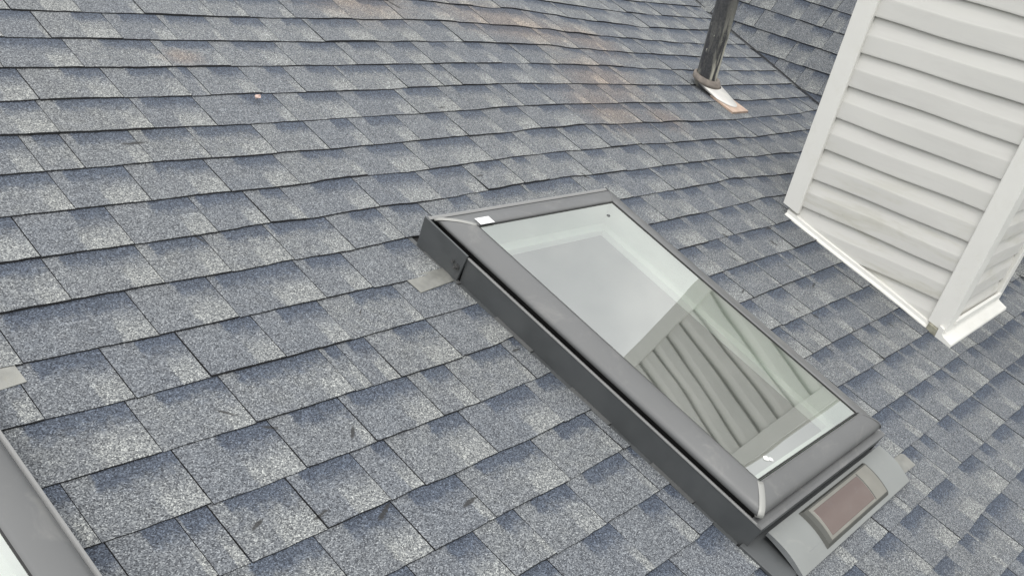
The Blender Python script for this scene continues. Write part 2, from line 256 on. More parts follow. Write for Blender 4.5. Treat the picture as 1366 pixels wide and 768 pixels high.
def glass_mat():
    t = NT('coated double glazing'); co = obj_coord(t)
    tr = t.n('ShaderNodeBsdfTransparent'); tr.inputs[0].default_value = (.93, .99, .94, 1)
    gl = t.n('ShaderNodeBsdfGlossy'); gl.inputs['Roughness'].default_value = .0; gl.inputs[0].default_value = (.98, 1., .985, 1)
    bn = t.n('ShaderNodeBump'); bn.inputs['Strength'].default_value = .45; bn.inputs['Distance'].default_value = .006
    t.l(t.noise(co, 2.6, 1, .4), bn.inputs['Height']); t.l(bn.outputs[0], gl.inputs['Normal'])
    fr = t.n('ShaderNodeFresnel'); 
    ge = t.n('ShaderNodeNewGeometry'); t.l(t.math('MULTIPLY_ADD', ge.outputs['Backfacing'], 1 / 4.3 - 4.3, 4.3), fr.inputs['IOR'])   # same reflectance from both sides
    dust = t.n('ShaderNodeBsdfDiffuse'); dust.inputs[0].default_value = (.55, .54, .50, 1)
    m1 = t.n('ShaderNodeMixShader'); t.l(fr.outputs[0], m1.inputs[0]); t.l(tr.outputs[0], m1.inputs[1]); t.l(gl.outputs[0], m1.inputs[2])
    m2 = t.n('ShaderNodeMixShader'); t.l(t.sstep(.3, .8, t.noise(co, 6, 5, .7), .03, .09), m2.inputs[0]); t.l(m1.outputs[0], m2.inputs[1]); t.l(dust.outputs[0], m2.inputs[2])
    t.l(m2.outputs[0], t.out.inputs[0]); return t.m
M_GLASS = glass_mat()

# ------------------------------------------------------------------ shingles
RU = np.array([r[0] for r in RES]); RK = np.array([r[1] for r in RES], float); RV = np.array([r[2] for r in RES])
def course_dev(k, u):
    """settled waviness of the course lines: smoothed survey of the sagging roof"""
    u = np.asarray(u, float)
    wk = np.exp(-((k - RK) / .45) ** 2); wt = np.exp(-((k - RK) / 1.6) ** 2) * .03
    d = (u[:, None] - RU[None]) ; g = np.exp(-(d / .07) ** 2) * wk + np.exp(-(d / .35) ** 2) * wt + 1e-9 * np.exp(-(d / 2.) ** 2) * np.exp(-((k - RK) / 4.) ** 2)
    return (g @ RV) / (g.sum(1) + 1e-13)
def main_line(k, u): return V0 - k * E_ + course_dev(k, u)
SL_V0, SL_V1, SL_UC = .174, 1.366, 1.831
def sl_left(v): return 1.452 + (SL_V1 - v) / (SL_V1 - SL_V0) * .042
SL2 = -1.908                                            # the neighbouring skylight
def valley_u(v): return 4.70 + (v - 1.889) * sp / math.tan(TH)

class Shingles:
    def __init__(s): s.v = []; s.f = []; s.fm = []; s.uv = []; s.st = []; s.rc = []
    def tab(s, P, UV, ST, rnd):
        """P: rows x cols x 3 top surface, first row the butt edge; closes the butt and side edges downwards"""
        nr, nc = P.shape[:2]; b = len(s.v)
        s.v.extend(map(tuple, P.reshape(-1, 3)))
        uv = UV.reshape(-1, 2); st = ST.reshape(-1, 2)
        def face(ids, m):
            s.f.append(tuple(b + i for i in ids)); s.fm.append(m)
            for i in ids:
                j = i if i < nr * nc else s.low[i - nr * nc]
                s.uv.append(tuple(uv[j])); s.st.append(tuple(st[j])); s.rc.append(rnd)
        rim = [r * nc for r in range(nr - 1, 0, -1)] + list(range(nc)) + [r * nc + nc - 1 for r in range(1, nr)]
        s.low = rim
        Pf = P.reshape(-1, 3)
        s.v.extend(map(tuple, s.lowpts(Pf[rim])))
        for r in range(nr - 1):
            for c in range(nc - 1):
                a = r * nc + c; face((a, a + 1, a + nc + 1, a + nc), 0)
        for i in range(len(rim) - 1):
            a, c = rim[i], rim[i + 1]; face((nr * nc + i, nr * nc + i + 1, c, a), 1)
    def build(s, name, mats, parent):
        me = bpy.data.meshes.new(name); me.from_pydata(s.v, [], s.f)
        for m in mats: me.materials.append(m)
        me.polygons.foreach_set('material_index', s.fm)
        a = me.uv_layers.new(name='roof'); a.data.foreach_set('uv', np.array(s.uv, 'f').ravel())
        a = me.uv_layers.new(name='tab'); a.data.foreach_set('uv', np.array(s.st, 'f').ravel())
        c = me.color_attributes.new('rnd', 'FLOAT_COLOR', 'CORNER')
        c.data.foreach_set('color', np.array([(*r, 1.) for r in s.rc], 'f').ravel())
        me.update(); o = bpy.data.objects.new(name, me); C.objects.link(o); o.parent = parent; return o
def tab_bounds(k, lo, hi, traced):
    tr = []
    for u in sorted(traced):
        if not tr or u - tr[-1] > .045: tr.append(u)
    def fill(a, b):
        out = []; x = a
        while b - x > .34:
            x += rng.choice([.13, .17, .20, .23, .26], p=[.15, .25, .27, .2, .13]) + rng.uniform(-.02, .02); out.append(x)
        return out
    if not tr: tr = [lo + rng.uniform(.1, .4)]
    res = [u for u in fill(-tr[0], -lo)]; res = sorted([-u for u in res]) 
    seq = [lo] + res
    for i, u in enumerate(tr):
        seq.append(u)
        if i + 1 < len(tr) and tr[i + 1] - u > .42:
            seq += [x for x in fill(u, tr[i + 1]) if tr[i + 1] - x > .1]
    seq += fill(tr[-1], hi) + [hi]
    return sorted(seq)
def wobble(u, ph): return .0004 * np.sin(u * 31 + ph) + .0004 * np.sin(u * 83 + ph * 2.3) + .0005 * np.sin(u * 190 + ph * 3.1) + .0004 * np.sin(u * 410 + ph * 1.7)

def lay_main():
    sh = Shingles(); sh.lowpts = lambda P: P - np.array(N_) * 0 + (-(((P - ORG) @ N_)[:, None]) - .0015) * N_
    for k in range(-28, 46):
        uhi = min(8.0, 6.4)
        seq = tab_bounds(k, -2.6, uhi, JOINT.get(k, []))
        for i in range(len(seq) - 1):
            ua, ub = seq[i], seq[i + 1]
            if ub - ua < .03: continue
            um = (ua + ub) / 2; vm = V0 - (k - .5) * E_
            if ua > valley_u(vm) + .15: continue
            nc = max(3, int((ub - ua) / .022) + 1); nr = 5
            g1, g2 = rng.choice([.0008, .0011, .0014], 2); s = np.linspace(0, 1, nc)
            u0 = ua + g1 + s * (ub - ua - g1 - g2)
            ph = rng.uniform(0, 50); jit = rng.normal(0, .0008)
            vb = main_line(k, u0) + jit + wobble(u0, ph) + rng.normal(0, .0010) * (s - .5); vt = main_line(k - 1, u0) + .02
            th = rng.choice([.0038, .0047, .0058], p=[.3, .4, .3]) + rng.normal(0, .0004)
            skew = -.0245 - .0165 * np.clip(u0, 0, 4) + .0418 * np.clip(vm, 0, 2.6)
            P = []; UV = []; ST = []
            for r in range(nr):
                tt = r / (nr - 1)
                vv = vb + (vt - vb) * tt
                uu = u0 + skew * (vv - vb)
                if SL_V0 - .0 < vm < SL_V1 + .03:
                    lim = sl_left(vv) - .014
                    if um < SL_UC: uu = np.minimum(uu, lim)
                    else: uu = np.maximum(uu, 2.212)
                    lim2 = sl_left(vv) + SL2 - .012
                    if um < SL_UC + SL2: uu = np.minimum(uu, lim2)
                    elif um < SL_UC: uu = np.maximum(uu, 2.21 + SL2 + .004)
                uu = np.minimum(uu, valley_u(vv) + .10)
                ww = th * (1 - tt) + .0004 + .0006 * np.sin(uu * 17 + ph) * (1 - tt) + rng.normal(0, .0002)
                P.append(roof_pt(uu, vv, ww)); UV.append(np.stack([uu, vv], -1)); ST.append(np.stack([s, np.full(nc, tt / 1.0) + 0 * s], -1))
            P = np.array(P); UV = np.array(UV); ST = np.array(ST)
            if (UV[0, :, 0].max() - UV[0, :, 0].min()) < .008: continue
            if SL_V0 < vm < SL_V1 and (1.53 < UV[..., 0].mean() < 2.15 or 1.53 + SL2 < UV[..., 0].mean() < 2.15 + SL2) : continue
            sh.tab(P, UV, ST, tuple(rng.uniform(0, 1, 3)))
    return sh
def lay_wing():
    sh = Shingles(); sh.lowpts = lambda P: P + (-(((P - WQ) @ WN)[:, None]) - .0015) * WN
    WE = .1225
    for k in range(-6, 10):
        vb0 = .048 + k * WE
        seq = tab_bounds(k, -3.2, 3.0, [])
        for i in range(len(seq) - 1):
            ua, ub = seq[i], seq[i + 1]
            if ub - ua < .03: continue
            nc = max(3, int((ub - ua) / .03) + 1); nr = 4; s = np.linspace(0, 1, nc); ph = rng.uniform(0, 50)
            u0 = ua + .001 + s * (ub - ua - .002)
            vb = vb0 + wobble(u0, ph) * 1.3 + .004 * np.sin(u0 * 2.1 + k) ; vt = vb0 + WE + .02 + .004 * np.sin(u0 * 2.1 + k + 1)
            th = rng.choice([.005, .0065, .008])
            P = []; UV = []; ST = []
            for r in range(nr):
                tt = r / (nr - 1); vv = vb + (vt - vb) * tt
                P.append(wing_pt(u0, vv, th * (1 - tt) + .0004)); UV.append(np.stack([u0 + 20, vv + 20], -1)); ST.append(np.stack([s, np.full(nc, tt)], -1))
            sh.tab(np.array(P), np.array(UV), np.array(ST), tuple(rng.uniform(0, 1, 3)))
    return sh

roof = thing('shingled_roof', 'blue grey asphalt shingle roof with a valley where a steeper slope meets it', 'roof', tuple(ORG))
def unparent_inv(o):  # mesh written in world coordinates
    o.matrix_parent_inverse = roof.matrix_world.inverted(); return o
bpy.context.view_layer.update()
o = lay_main().build('roof_slope', [M_SH, M_EDGE], roof); unparent_inv(o); o['label'] = 'low blue grey shingle slope with a brown rust stain'
o = lay_wing().build('roof_slope', [M_WG, M_EDGE], roof); unparent_inv(o); o['label'] = 'steeper grey shingle slope beyond the valley'
# underlay with the two openings
def sheet(rects, w):
    mb = MB()
    for (u0, u1, v0, v1) in rects:
        mb.add([roof_pt(u, v, w) for u, v in ((u0, v0), (u1, v0), (u1, v1), (u0, v1))], [(0, 1, 2, 3)])
    return mb
hv0, hv1 = SL_V0 + .03, SL_V1 - .03
a0, a1, b0, b1 = 1.50 + SL2, 2.18 + SL2, 1.50, 2.18
mb = sheet([(-2.6, 6.4, -3.9, hv0), (-2.6, 6.4, hv1, 6.5), (-2.6, a0, hv0, hv1), (a1, b0, hv0, hv1), (b1, 6.4, hv0, hv1)], -.002)
o = mb.build('underlay', M_FELT, roof); unparent_inv(o)
mb = MB(); mb.add([wing_pt(u, v, -.002) for u, v in ((-3.2, -.7), (3., -.7), (3., 1.24), (-3.2, 1.24))], [(0, 1, 2, 3)]); q0 = [wing_pt(u, 1.24, .004) for u in (-3.2, 3.)]; mb.add([q0[0], q0[1], q0[1] + np.array([1.2, 0, -1.4]), q0[0] + np.array([1.2, 0, -1.4])], [(0, 1, 2, 3)])
o = mb.build('underlay', M_FELT, roof); unparent_inv(o)
# raised dark strip drawn in for the valley's shadow and gap
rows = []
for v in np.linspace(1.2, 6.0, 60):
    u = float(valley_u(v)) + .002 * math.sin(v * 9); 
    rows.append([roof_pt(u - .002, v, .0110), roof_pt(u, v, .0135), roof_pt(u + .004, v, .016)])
o = MB().grid(rows).build('valley_gap_shadow', M_EDGE, roof); unparent_inv(o)

# ------------------------------------------------------------------ skylight
HW, HL = .379, (SL_V1 - SL_V0) / 2; VC = (SL_V0 + SL_V1) / 2
def warp(p):
    x, y, z = p; vv = (y + HL) / (2 * HL)
    return (x + .042 * (1 - vv) * (.5 - x / (2 * HW)), y, z)
def wrp(mb): mb.v = [warp(p) for p in mb.v]; return mb
PROFILE = [(.034, .0835), (.0125, .0838), (.0108, .0880), (.0125, .0935), (.0170, .0995), (.0245, .1048), (.0345, .1090), (.046, .1124), (.058, .1150), (.070, .1168), (.080, .1175), (.0865, .1165), (.088, .110)]
FRONT = [(a * .86 + .013, z) for a, z in PROFILE]
TOP = [(.012, .070), (.010, .0875), (.016, .0925), (.028, .0985), (.044, .1050), (.062, .1105), (.080, .1140), (.091, .1145), (.096, .1135), (.097, .108)]
def corner(sx, sy, pside, pend, t):
    """mitred corner point: inset from the side follows pside, from the end follows pend"""
    return None
def resample(pr, n=14):
    pr = np.array(pr); d = np.r_[0, np.cumsum(np.hypot(*np.diff(pr, axis=0).T))]; d /= d[-1]
    q = np.linspace(0, 1, n); return np.stack([np.interp(q, d, pr[:, 0]), np.interp(q, d, pr[:, 1])], 1)
PS, PF, PT = resample(PROFILE), resample(FRONT), resample(TOP)
def cpt(sx, sy, i):
    pe = PT if sy > 0 else PF
    return (sx * (HW - PS[i][0]), sy * (HL - pe[i][0]), (PS[i][1] + pe[i][1]) / 2)
def lerp(a, b, t): return tuple(a[i] + (b[i] - a[i]) * t for i in range(3))
def make_skylight(loc_u, label, group):
    base = roof_pt(loc_u, VC, 0)
    t = thing('skylight', label, 'skylight', tuple(base), ROOF_ROT, group)
    g = .003
    # four cladding bars with open mitres
    for (ca, cb, nm) in (((-1, -1), (1, -1), 'bottom_cladding'), ((1, -1), (1, 1), 'side_cladding'), ((1, 1), (-1, 1), 'top_cladding'), ((-1, 1), (-1, -1), 'side_cladding')):
        rows = []
        L = 24
        for q in range(L + 1):
            f = .004 + .992 * q / L
            rows.append([lerp(cpt(*ca, i), cpt(*cb, i), f) for i in range(14)])
        mb = MB().grid([list(r) for r in zip(*rows)][::-1])
        wrp(mb).build(nm, M_CLAD, t, True)
    # pale raised seams on the mitres
    for sx in (-1, 1):
        for sy in (-1, 1):
            rows = []
            for i in range(1, 14):
                c = Vector(cpt(sx, sy, i)); d = Vector((-sy * 1., sx * 1., 0)).normalized()
                ww = (.0085 if sy < 0 else .006) if sx < 0 else .003
                up = Vector((sx * .0014, sy * .0014, .0018))
                rows.append([c - d * ww, c - d * ww * .6 + up, c + d * ww * .6 + up, c + d * ww])
            wrp(MB().grid(rows)).build('corner_seam', M_SEAM if sx < 0 else M_CLAD, t, True)
    # glass, gasket
    gi, ge0, ge1 = .084, .090, .094
    x0, x1, y0, y1 = -HW + gi, HW - gi, -HL + ge0, HL - ge1
    mb = MB(); n = 10
    mb.grid([[(x0 + (x1 - x0) * i / n, y0 + (y1 - y0) * j / n, .1125) for i in range(n + 1)] for j in range(n + 1)])
    wrp(mb).build('glass_pane', M_GLASS, t, True)
    mb = MB(); w_ = .0045
    for (a, b, c, d) in ((x0, x1, y0, y0 + w_), (x0, x1, y1 - w_, y1), (x0, x0 + w_, y0 + w_, y1 - w_), (x1 - w_, x1, y0 + w_, y1 - w_)):
        mb.box(a, b, c, d, .1130, .1145)
    wrp(mb).build('gasket', M_GASK, t)
    # sash liner (the white inner frame below the glass), shaft and blind
    def ring(xo, yo0, yo1, xi, yi0, yi1, z0, z1):
        mb = MB()
        o0 = [(-xo, yo0, z0), (xo, yo0, z0), (xo, yo1, z0), (-xo, yo1, z0)]; i0 = [(-xi, yi0, z1), (xi, yi0, z1), (xi, yi1, z1), (-xi, yi1, z1)]
        mb.add(o0 + i0, [(0, 1, 5, 4), (1, 2, 6, 5), (2, 3, 7, 6), (3, 0, 4, 7)]); return mb
    mb = ring(x1, y0, y1, x1 - .004, y0 + .004, y1 - .004, .1105, .040)
    mb.v += ring(x1 - .004, y0 + .004, y1 - .004, x1 - .034, y0 + .034, y1 - .034, .040, .0385).v; mb.f += [tuple(i + 8 for i in f) for f in mb.f[:4]]; mb.m += [0] * 4
    wrp(mb).build('sash_liner', M_LINER, t)
    wrp(ring(x1 - .034, y0 + .034, y1 - .034, x1 - .034, y0 + .034, y1 - .034, .0385, -.30)).build('light_shaft', M_SHAFT, t)
    mb = MB(); N = 30
    rows = []
    for j in range(2 * N + 1):
        y = y0 + .03 + (y1 - y0 - .06) * j / (2 * N); z = .018
        rows.append([(-x1 + .03, y, z), (x1 - .03, y, z)])
    wrp(mb.grid(rows)).build('blind', M_BLIND, t)
    # curb walls with a folded lip, side by side
    def wall(a, b, nrm, top, nm, mat):
        mb = MB(); a = Vector(a); b = Vector(b); nrm = Vector(nrm)
        prof = [(0, -.012), (0, top - .004), (.0015, top - .001), (.001, top + .0015), (-.0035, top + .002), (-.0095, top - .000), (-.0100, top - .030), (-.030, top - .031)]
        rows = [[p + nrm * o + Vector((0, 0, z)) for o, z in prof] for p in (a, a.lerp(b, .5), b)]
        fl = MB().grid(rows); mb.add(fl.v, fl.f); mb.m = [1 if i % 7 in (2, 3, 4) else 0 for i in range(len(mb.f))]
        return wrp(mb).build(nm, mat, t, False, [mat, M_LIP_LIT])
    wall((-HW, HL - .165, 0), (-HW, -HL, 0), (-1, 0, 0), .0765, 'curb_flashing', M_WALL)
    wall((HW, -HL, 0), (HW, HL, 0), (1, 0, 0), .0765, 'curb_flashing', M_WALL)
    wall((HW, HL, 0), (-HW, HL, 0), (0, 1, 0), .0875, 'head_flashing', M_WALL)
    mb = MB(); ci = .026
    for (a, b) in (((-HW + ci, -HL + ci), (HW - ci, -HL + ci)), ((HW - ci, -HL + ci), (HW - ci, HL - ci)), ((HW - ci, HL - ci), (-HW + ci, HL - ci)), ((-HW + ci, HL - ci), (-HW + ci, -HL + ci))):
        n_ = 6
        mb.grid([[(a[0] + (b[0] - a[0]) * q / n_, a[1] + (b[1] - a[1]) * q / n_, z) for q in range(n_ + 1)] for z in (-.10, .0, .092)])
    wrp(mb).build('curb_core', M_GASK, t)
    # front: broad sill ledge with a wall under it
    mb = MB(); 
    rows = [[(x, -HL + .035, .076), (x, -HL + .008, .0795), (x, -HL, .0790), (x, -HL, .050), (x, -HL + .012, .047), (x, -HL + .012, -.01)] for x in (-HW, 0, HW)]
    fl = MB().grid([r[::-1] for r in rows]); mb.add(fl.v, fl.f); mb.m = [1 if i % 5 in (3, 4) else 0 for i in range(len(mb.f))]
    wrp(mb).build('sill_ledge', M_LIP_LIT, t, False, [M_WALL, M_CLAD])
    # side shoulder plate at the head with its bolt
    mb = MB(); ya, yb = HL - .172, HL + .004
    for xs in (-1, 1):
        pl = [(xs * (HW + .010), ya + .012, -.004), (xs * (HW + .010), yb, -.004), (xs * (HW + .008), yb, .0905), (xs * (HW + .006), ya + .004, .0865)]
        q = [(p[0] - xs * .006, p[1], p[2]) for p in pl]
        f = [(0, 1, 2, 3), (7, 6, 5, 4), (0, 4, 5, 1), (1, 5, 6, 2), (2, 6, 7, 3), (3, 7, 4, 0)]
        m = MB().add(pl + q, f if xs > 0 else [x[::-1] for x in f]); 
        wrp(m).build('shoulder_plate', M_WALL, t, bevel=.0012)
    bo = tube([(-HW - .008, ya + .024, .040), (-HW - .018, ya + .024, .040)], .006, 6); b2 = tube([(-HW - .017, ya + .024, .040), (-HW - .023, ya + .024, .040)], .0032, 10)
    bo.add(b2.v, b2.f); b3 = tube([(-HW - .0095, ya + .024, .040), (-HW - .0115, ya + .024, .040)], .009, 14); bo.add(b3.v, b3.f)
    b4 = tube([(-HW - .0095, ya + .040, .047), (-HW - .0145, ya + .040, .047)], .0045, 6); bo.add(b4.v, b4.f)
    wrp(bo).build('bolt', M_BOLT, t)
    # sticker on the head bar
    mb = MB(); p0 = Vector(lerp(cpt(-1, 1, 9), cpt(1, 1, 9), 0)); 
    x, yq = -HW + .122, HL - .083
    mb.box(x - .026, x + .026, yq - .0135, yq + .0135, .1173, .1181); wrp(mb).build('sticker', M_STICK, t)
    # step flashing strips beside the cut shingles
    mb = MB()
    for j in range(9):
        ya_ = -HL + .02 + j * .1429
        mb.box(-HW - .0145, -HW - .0005, ya_, ya_ + .1405, -.004 , .0015 + .0025 * (j % 2), 0 if j % 2 else 1)
    wrp(mb).build('step_flashing', M_STEP, t, False, [M_STEP, M_WALL])
    # sill apron lying on the shingles
    mb = MB(); mb.box(-HW - .016, HW + .03, -HL - .122, -HL + .012, .004, .0125); wrp(mb).build('sill_apron', M_WALL, t, bevel=.001)
    # solar panel on the sill
    px0, px1 = 1.552 - 1.831, 2.214 - 1.831
    arch = [(.166 - .1305 * q, .0400 - .0225 * q + .0085 * math.sin(math.pi * q)) for q in np.linspace(0, 1, 12)]
    arch = resample(arch, 22); arch = [(v - VC, w) for v, w in arch]
    low = None
    mb = MB(); 
    mb.grid([[(x, v, w) for v, w in arch] for x in np.linspace(px0, px1, 9)][::1])
    mb.f = [f[::-1] for f in mb.f]
    nA = len(arch)
    for x, fl in ((px0, 0), (px1, 1)):
        f = [(i, i + 1, nA + i + 1, nA + i) for i in range(nA - 1)]
        mb.add([(x, v, w) for v, w in arch] + [(x, v, w - .011 - .004 * math.sin(math.pi * q_ / 21.)) for q_, (v, w) in enumerate(arch)], [q[::-1] if fl == 0 else q for q in f], 1)
    mb.grid([[(x, v, w - .011 - .004 * math.sin(math.pi * q_ / 21.)) for q_, (v, w) in enumerate(arch)] for x in (px0, px1)], 1)
    mb.add([(px0, arch[0][0], arch[0][1]), (px1, arch[0][0], arch[0][1]), (px1, arch[0][0], arch[0][1] - .011), (px0, arch[0][0], arch[0][1] - .011)], [(0, 1, 2, 3)], 1)
    mb.add([(px0, arch[-1][0], arch[-1][1]), (px1, arch[-1][0], arch[-1][1]), (px1, arch[-1][0], arch[-1][1] - .011), (px0, arch[-1][0], arch[-1][1] - .011)], [(3, 2, 1, 0)], 0)
    for x in (px0 + .10, px1 - .10): mb.box(x - .03, x + .03, .07 - VC, .15 - VC, .012, .030, 1)
    sp_ = mb.build('solar_panel', M_PANEL, t, False, [M_PANEL, M_PSIDE])
    for p in sp_.data.polygons: p.use_smooth = p.material_index == 0
    av = np.array([a[0] for a in arch])[::-1]; aw = np.array([a[1] for a in arch])[::-1]
    def onarch(v): return float(np.interp(v - VC, av, aw))
    def patch(u0, u1, v0, v1, h0, h1, nv=12, rc=0.0):
        """raised plate following the arch, with a chamfered rim"""
        mb = MB(); us = [u0, u0 + .008 * (rc > 0), u1 - .008 * (rc > 0), u1]
        top = []; vs = np.linspace(v0, v1, nv)
        ins = .007 if rc else .001
        def ringpts(i_, h):
            r = []
            for x in np.linspace(u0 + i_, u1 - i_, 6): r.append((x - 1.831, v0 + i_ - VC, onarch(v0 + i_) + h))
            for v in np.linspace(v0 + i_, v1 - i_, nv)[1:]: r.append((u1 - i_ - 1.831, v - VC, onarch(v) + h))
            for x in np.linspace(u1 - i_, u0 + i_, 6)[1:]: r.append((x - 1.831, v1 - i_ - VC, onarch(v1 - i_) + h))
            for v in np.linspace(v1 - i_, v0 + i_, nv)[1:-1]: r.append((u0 + i_ - 1.831, v - VC, onarch(v) + h))
            return r
        mb.grid([ringpts(0, h0), ringpts(ins, h1)], closed=True)
        g_ = MB().grid([[(x - 1.831, v - VC, onarch(v) + h1) for x in np.linspace(u0 + ins, u1 - ins, 6)] for v in np.linspace(v0 + ins, v1 - ins, nv)])
        mb.add(g_.v, g_.f); return mb
    bz = patch(1.690, 2.074, .046, .157, -.001, .0085, rc=1).build('bezel', M_BEZEL, sp_)
    patch(1.716, 2.062, .0545, .1470, .0070, .0092).build('panel_frame', M_SUBP, sp_)
    patch(1.728, 1.988, .062, .138, .0088, .0097).build('solar_cell', M_CELL, sp_)
    patch(1.9895, 1.9935, .058, .143, .0088, .0102).build('divider', M_BEZEL, sp_)
    return t
make_skylight(SL_UC, 'grey roof skylight with a pinkish solar panel on its sill, reflecting the chimney', 'skylights in the shingle roof')
make_skylight(SL_UC + SL2, 'skylight cut off by the frame in the lower left corner of the photo', 'skylights in the shingle roof')
SKY_M = Matrix.Translation(Vector(roof_pt(SL_UC, VC, 0))) @ ROOF_ROT

# dropping and dark speck on the glass
def blobmesh(center, r, n=9, h=.001, seed=0, el=1.):
    rr = random.Random(seed); mb = MB(); c = Vector(center)
    ring = [(c.x + r * el * (.85 + .25 * rr.random()) * math.cos(2*math.pi*i/n), c.y + r * (.85 + .25 * rr.random()) * math.sin(2*math.pi*i/n), c.z) for i in range(n)]
    ring2 = [(c.x + (p[0]-c.x)*.55, c.y + (p[1]-c.y)*.55, c.z + h) for p in ring]
    mb.grid([ring, ring2], closed=True); mb.add(ring2, [tuple(range(n))]); return mb
def local_thing(mb, name, mat, label, cat, M):
    c = sum((Vector(v) for v in mb.v), Vector()) / len(mb.v); c.z = min(v[2] for v in mb.v)
    mb.v = [tuple(Vector(v) - c) for v in mb.v]
    o = mb.build(name, mat); o.matrix_world = M @ Matrix.Translation(c); tag(o, label, cat); return o
b = blobmesh((1.662 - SL_UC, .300 - VC, .1134), .0085, 11, .0035, 3, .95); b2 = blobmesh((1.673 - SL_UC, .291 - VC, .1134), .007, 9, .002, 4); b.add(b2.v, b2.f)
local_thing(b, 'bird_dropping', M_DROP, 'small white bird dropping near the lower edge of the skylight glass', 'dropping', SKY_M)
b = blobmesh((2.045 - SL_UC, 1.215 - VC, .1134), .006, 9, .002, 6)
local_thing(b, 'dirt_speck', M_WALL, 'tiny dark speck near the upper right corner of the skylight glass', 'speck', SKY_M)

# ------------------------------------------------------------------ loose flashing tabs
RM = Matrix.Translation(Vector(ORG)) @ ROOF_ROT
def rtab(pts, w, label, mat=None, bend=.0):
    n = len(pts); mb = MB()
    mb.add([(p[0], p[1], w + (p[2] if len(p) > 2 else 0)) for p in pts] + [(p[0], p[1], w - .002 + (p[2] if len(p) > 2 else 0)) for p in pts],
           [tuple(range(n))[::1], tuple(range(n, 2*n))[::-1]] + [(i, n + i, n + (i+1) % n, (i+1) % n) for i in range(n)])
    return local_thing(mb, 'flashing_tab', mat or M_TAB, label, 'flashing', RM)
rtab([(1.318, 1.194), (1.442, 1.208), (1.452, 1.262), (1.312, 1.258)], .0045, 'pale bare metal tab sticking out of the shingles left of the big skylight head')
rtab([(.30, 1.200), (.362, 1.203), (.405, 1.208), (.404, 1.262), (.30, 1.262)], .0045, 'pale metal tab at the left edge of the photo between two shingle courses')
rtab([(2.23, .062), (2.334, .058), (2.338, .104), (2.327, .112), (2.23, .118)], .0045, 'beige metal tab poking out right of the solar panel')

# ------------------------------------------------------------------ chimney
CX0, CY0 = 3.228, .639; CX1, CY1 = 3.885, 1.398
ZT = ZC + 1.35
def roof_z(y): return ORG[2] + CAM_D * 0 + (0) if False else float(ORG[2] + (y - ORG[1]) * math.tan(PIT))
ch = thing('chimney', 'boxed chimney clad in white vinyl siding with white corner boards', 'chimney', (CX0, CY0, roof_z(CY0)))
bpy.context.view_layer.update()
chI = ch.matrix_world.inverted()
def chb(mb, name, mat, **k):
    o = mb.build(name, mat, ch, **k); o.matrix_parent_inverse = chI; return o
LAP = .1118; ZL0 = ZC - .538        # a lap edge seen at this height
def siding(p0, p1, nrm, zbot):
    """dutch-lap courses from p0 to p1 (plan points); zbot(t) is the roof line"""
    mb = MB(); p0 = Vector((*p0, 0)); p1 = Vector((*p1, 0)); nv = Vector((*nrm, 0))
    prof = [(1.05, -.004), (.97, .0000), (.92, .0010), (.55, .0108), (.51, .0120), (.47, .0124), (.04, .0130), (.0, .0126), (-.012, .0110), (.02, .0000), (.05, -.004)]
    zlo = min(zbot(0), zbot(1)) - .02
    kk = math.floor((zlo - ZL0) / LAP); z = ZL0 + kk * LAP
    NS = 26; ri = 0
    while z < ZT:
        rows = []
        for i in range(NS + 1):
            tt = i / NS; p = p0.lerp(p1, tt); sag = .0012 * math.sin(tt * 5 + z * 40) + .0010 * math.sin(tt * 11 + z * 71); bow = .0012 * math.sin(tt * 7.3 + z * 23)
            zb = zbot(tt) + .002
            col = []
            for f, o in prof:
                zz = z + f * LAP + sag
                col.append(p + nv * (o + bow * (f > .1)) + Vector((0, 0, zz)))
            rows.append((tt, zb, col))
        # clip courses against the sloping roof line
        rr = []
        for tt, zb, col in rows:
            rr.append([Vector((c.x, c.y, max(c.z, zb))) for c in col])
        keep = [i for i in range(NS + 1) if rows[i][2][0].z > rows[i][1]]
        if len(keep) > 1:
            mb.grid([rr[i] for i in range(max(0, keep[0] - 1), min(NS, keep[-1] + 1) + 1)])
        z += LAP
    return mb
zl = lambda a, b: (lambda t: roof_z(a + (b - a) * t))
def fix(mb, flip):
    if flip: mb.f = [f[::-1] for f in mb.f]
    return mb
chb(siding((CX0 + .004, CY1 - .005), (CX0 + .004, CY0 + .005), (-1, 0), zl(CY1, CY0)), 'siding', M_SIDING)
chb(siding((CX0 + .005, CY0 + .004), (CX1 - .005, CY0 + .004), (0, -1), zl(CY0, CY0)), 'siding', M_SIDING)
chb(siding((CX1 - .004, CY0 + .005), (CX1 - .004, CY1 - .005), (1, 0), zl(CY0, CY1)), 'siding', M_SIDING)
chb(siding((CX1 - .005, CY1 - .004), (CX0 + .005, CY1 - .004), (0, 1), zl(CY1, CY1)), 'siding', M_SIDING)
def corner_post(x, y, sx, sy, wx, wy, zadd):
    """L-shaped corner board, 22 mm proud, with a folded inner receiver"""
    mb = MB(); d = .024
    a = [(x + sx * d, y + sy * d), (x + sx * d, y - sy * wy), (x + sx * (d - .004), y - sy * (wy + .004)), (x, y - sy * (wy + .004)), (x, y), (x - sx * (wx + .004), y), (x - sx * (wx + .004), y + sy * (d - .004)), (x - sx * wx, y + sy * d)]
    rows = []
    bot = [(px, py, roof_z(py) + zadd) for px, py in a]; top = [(px, py, ZT) for px, py in a]
    mb.grid([bot, top], closed=True); mb.add(bot, [tuple(range(len(a)))]); mb.add(top, [tuple(range(len(a)))[::-1]])
    return chb(mb, 'corner_board', M_TRIM, bevel=.0018)
corner_post(CX0, CY1, -1, 1, .07, .048, .036)
corner_post(CX0, CY0, -1, -1, .075, .050, .030)
corner_post(CX1, CY0, 1, -1, .035, .07, .030)
corner_post(CX1, CY1, 1, 1, .07, .07, .028)
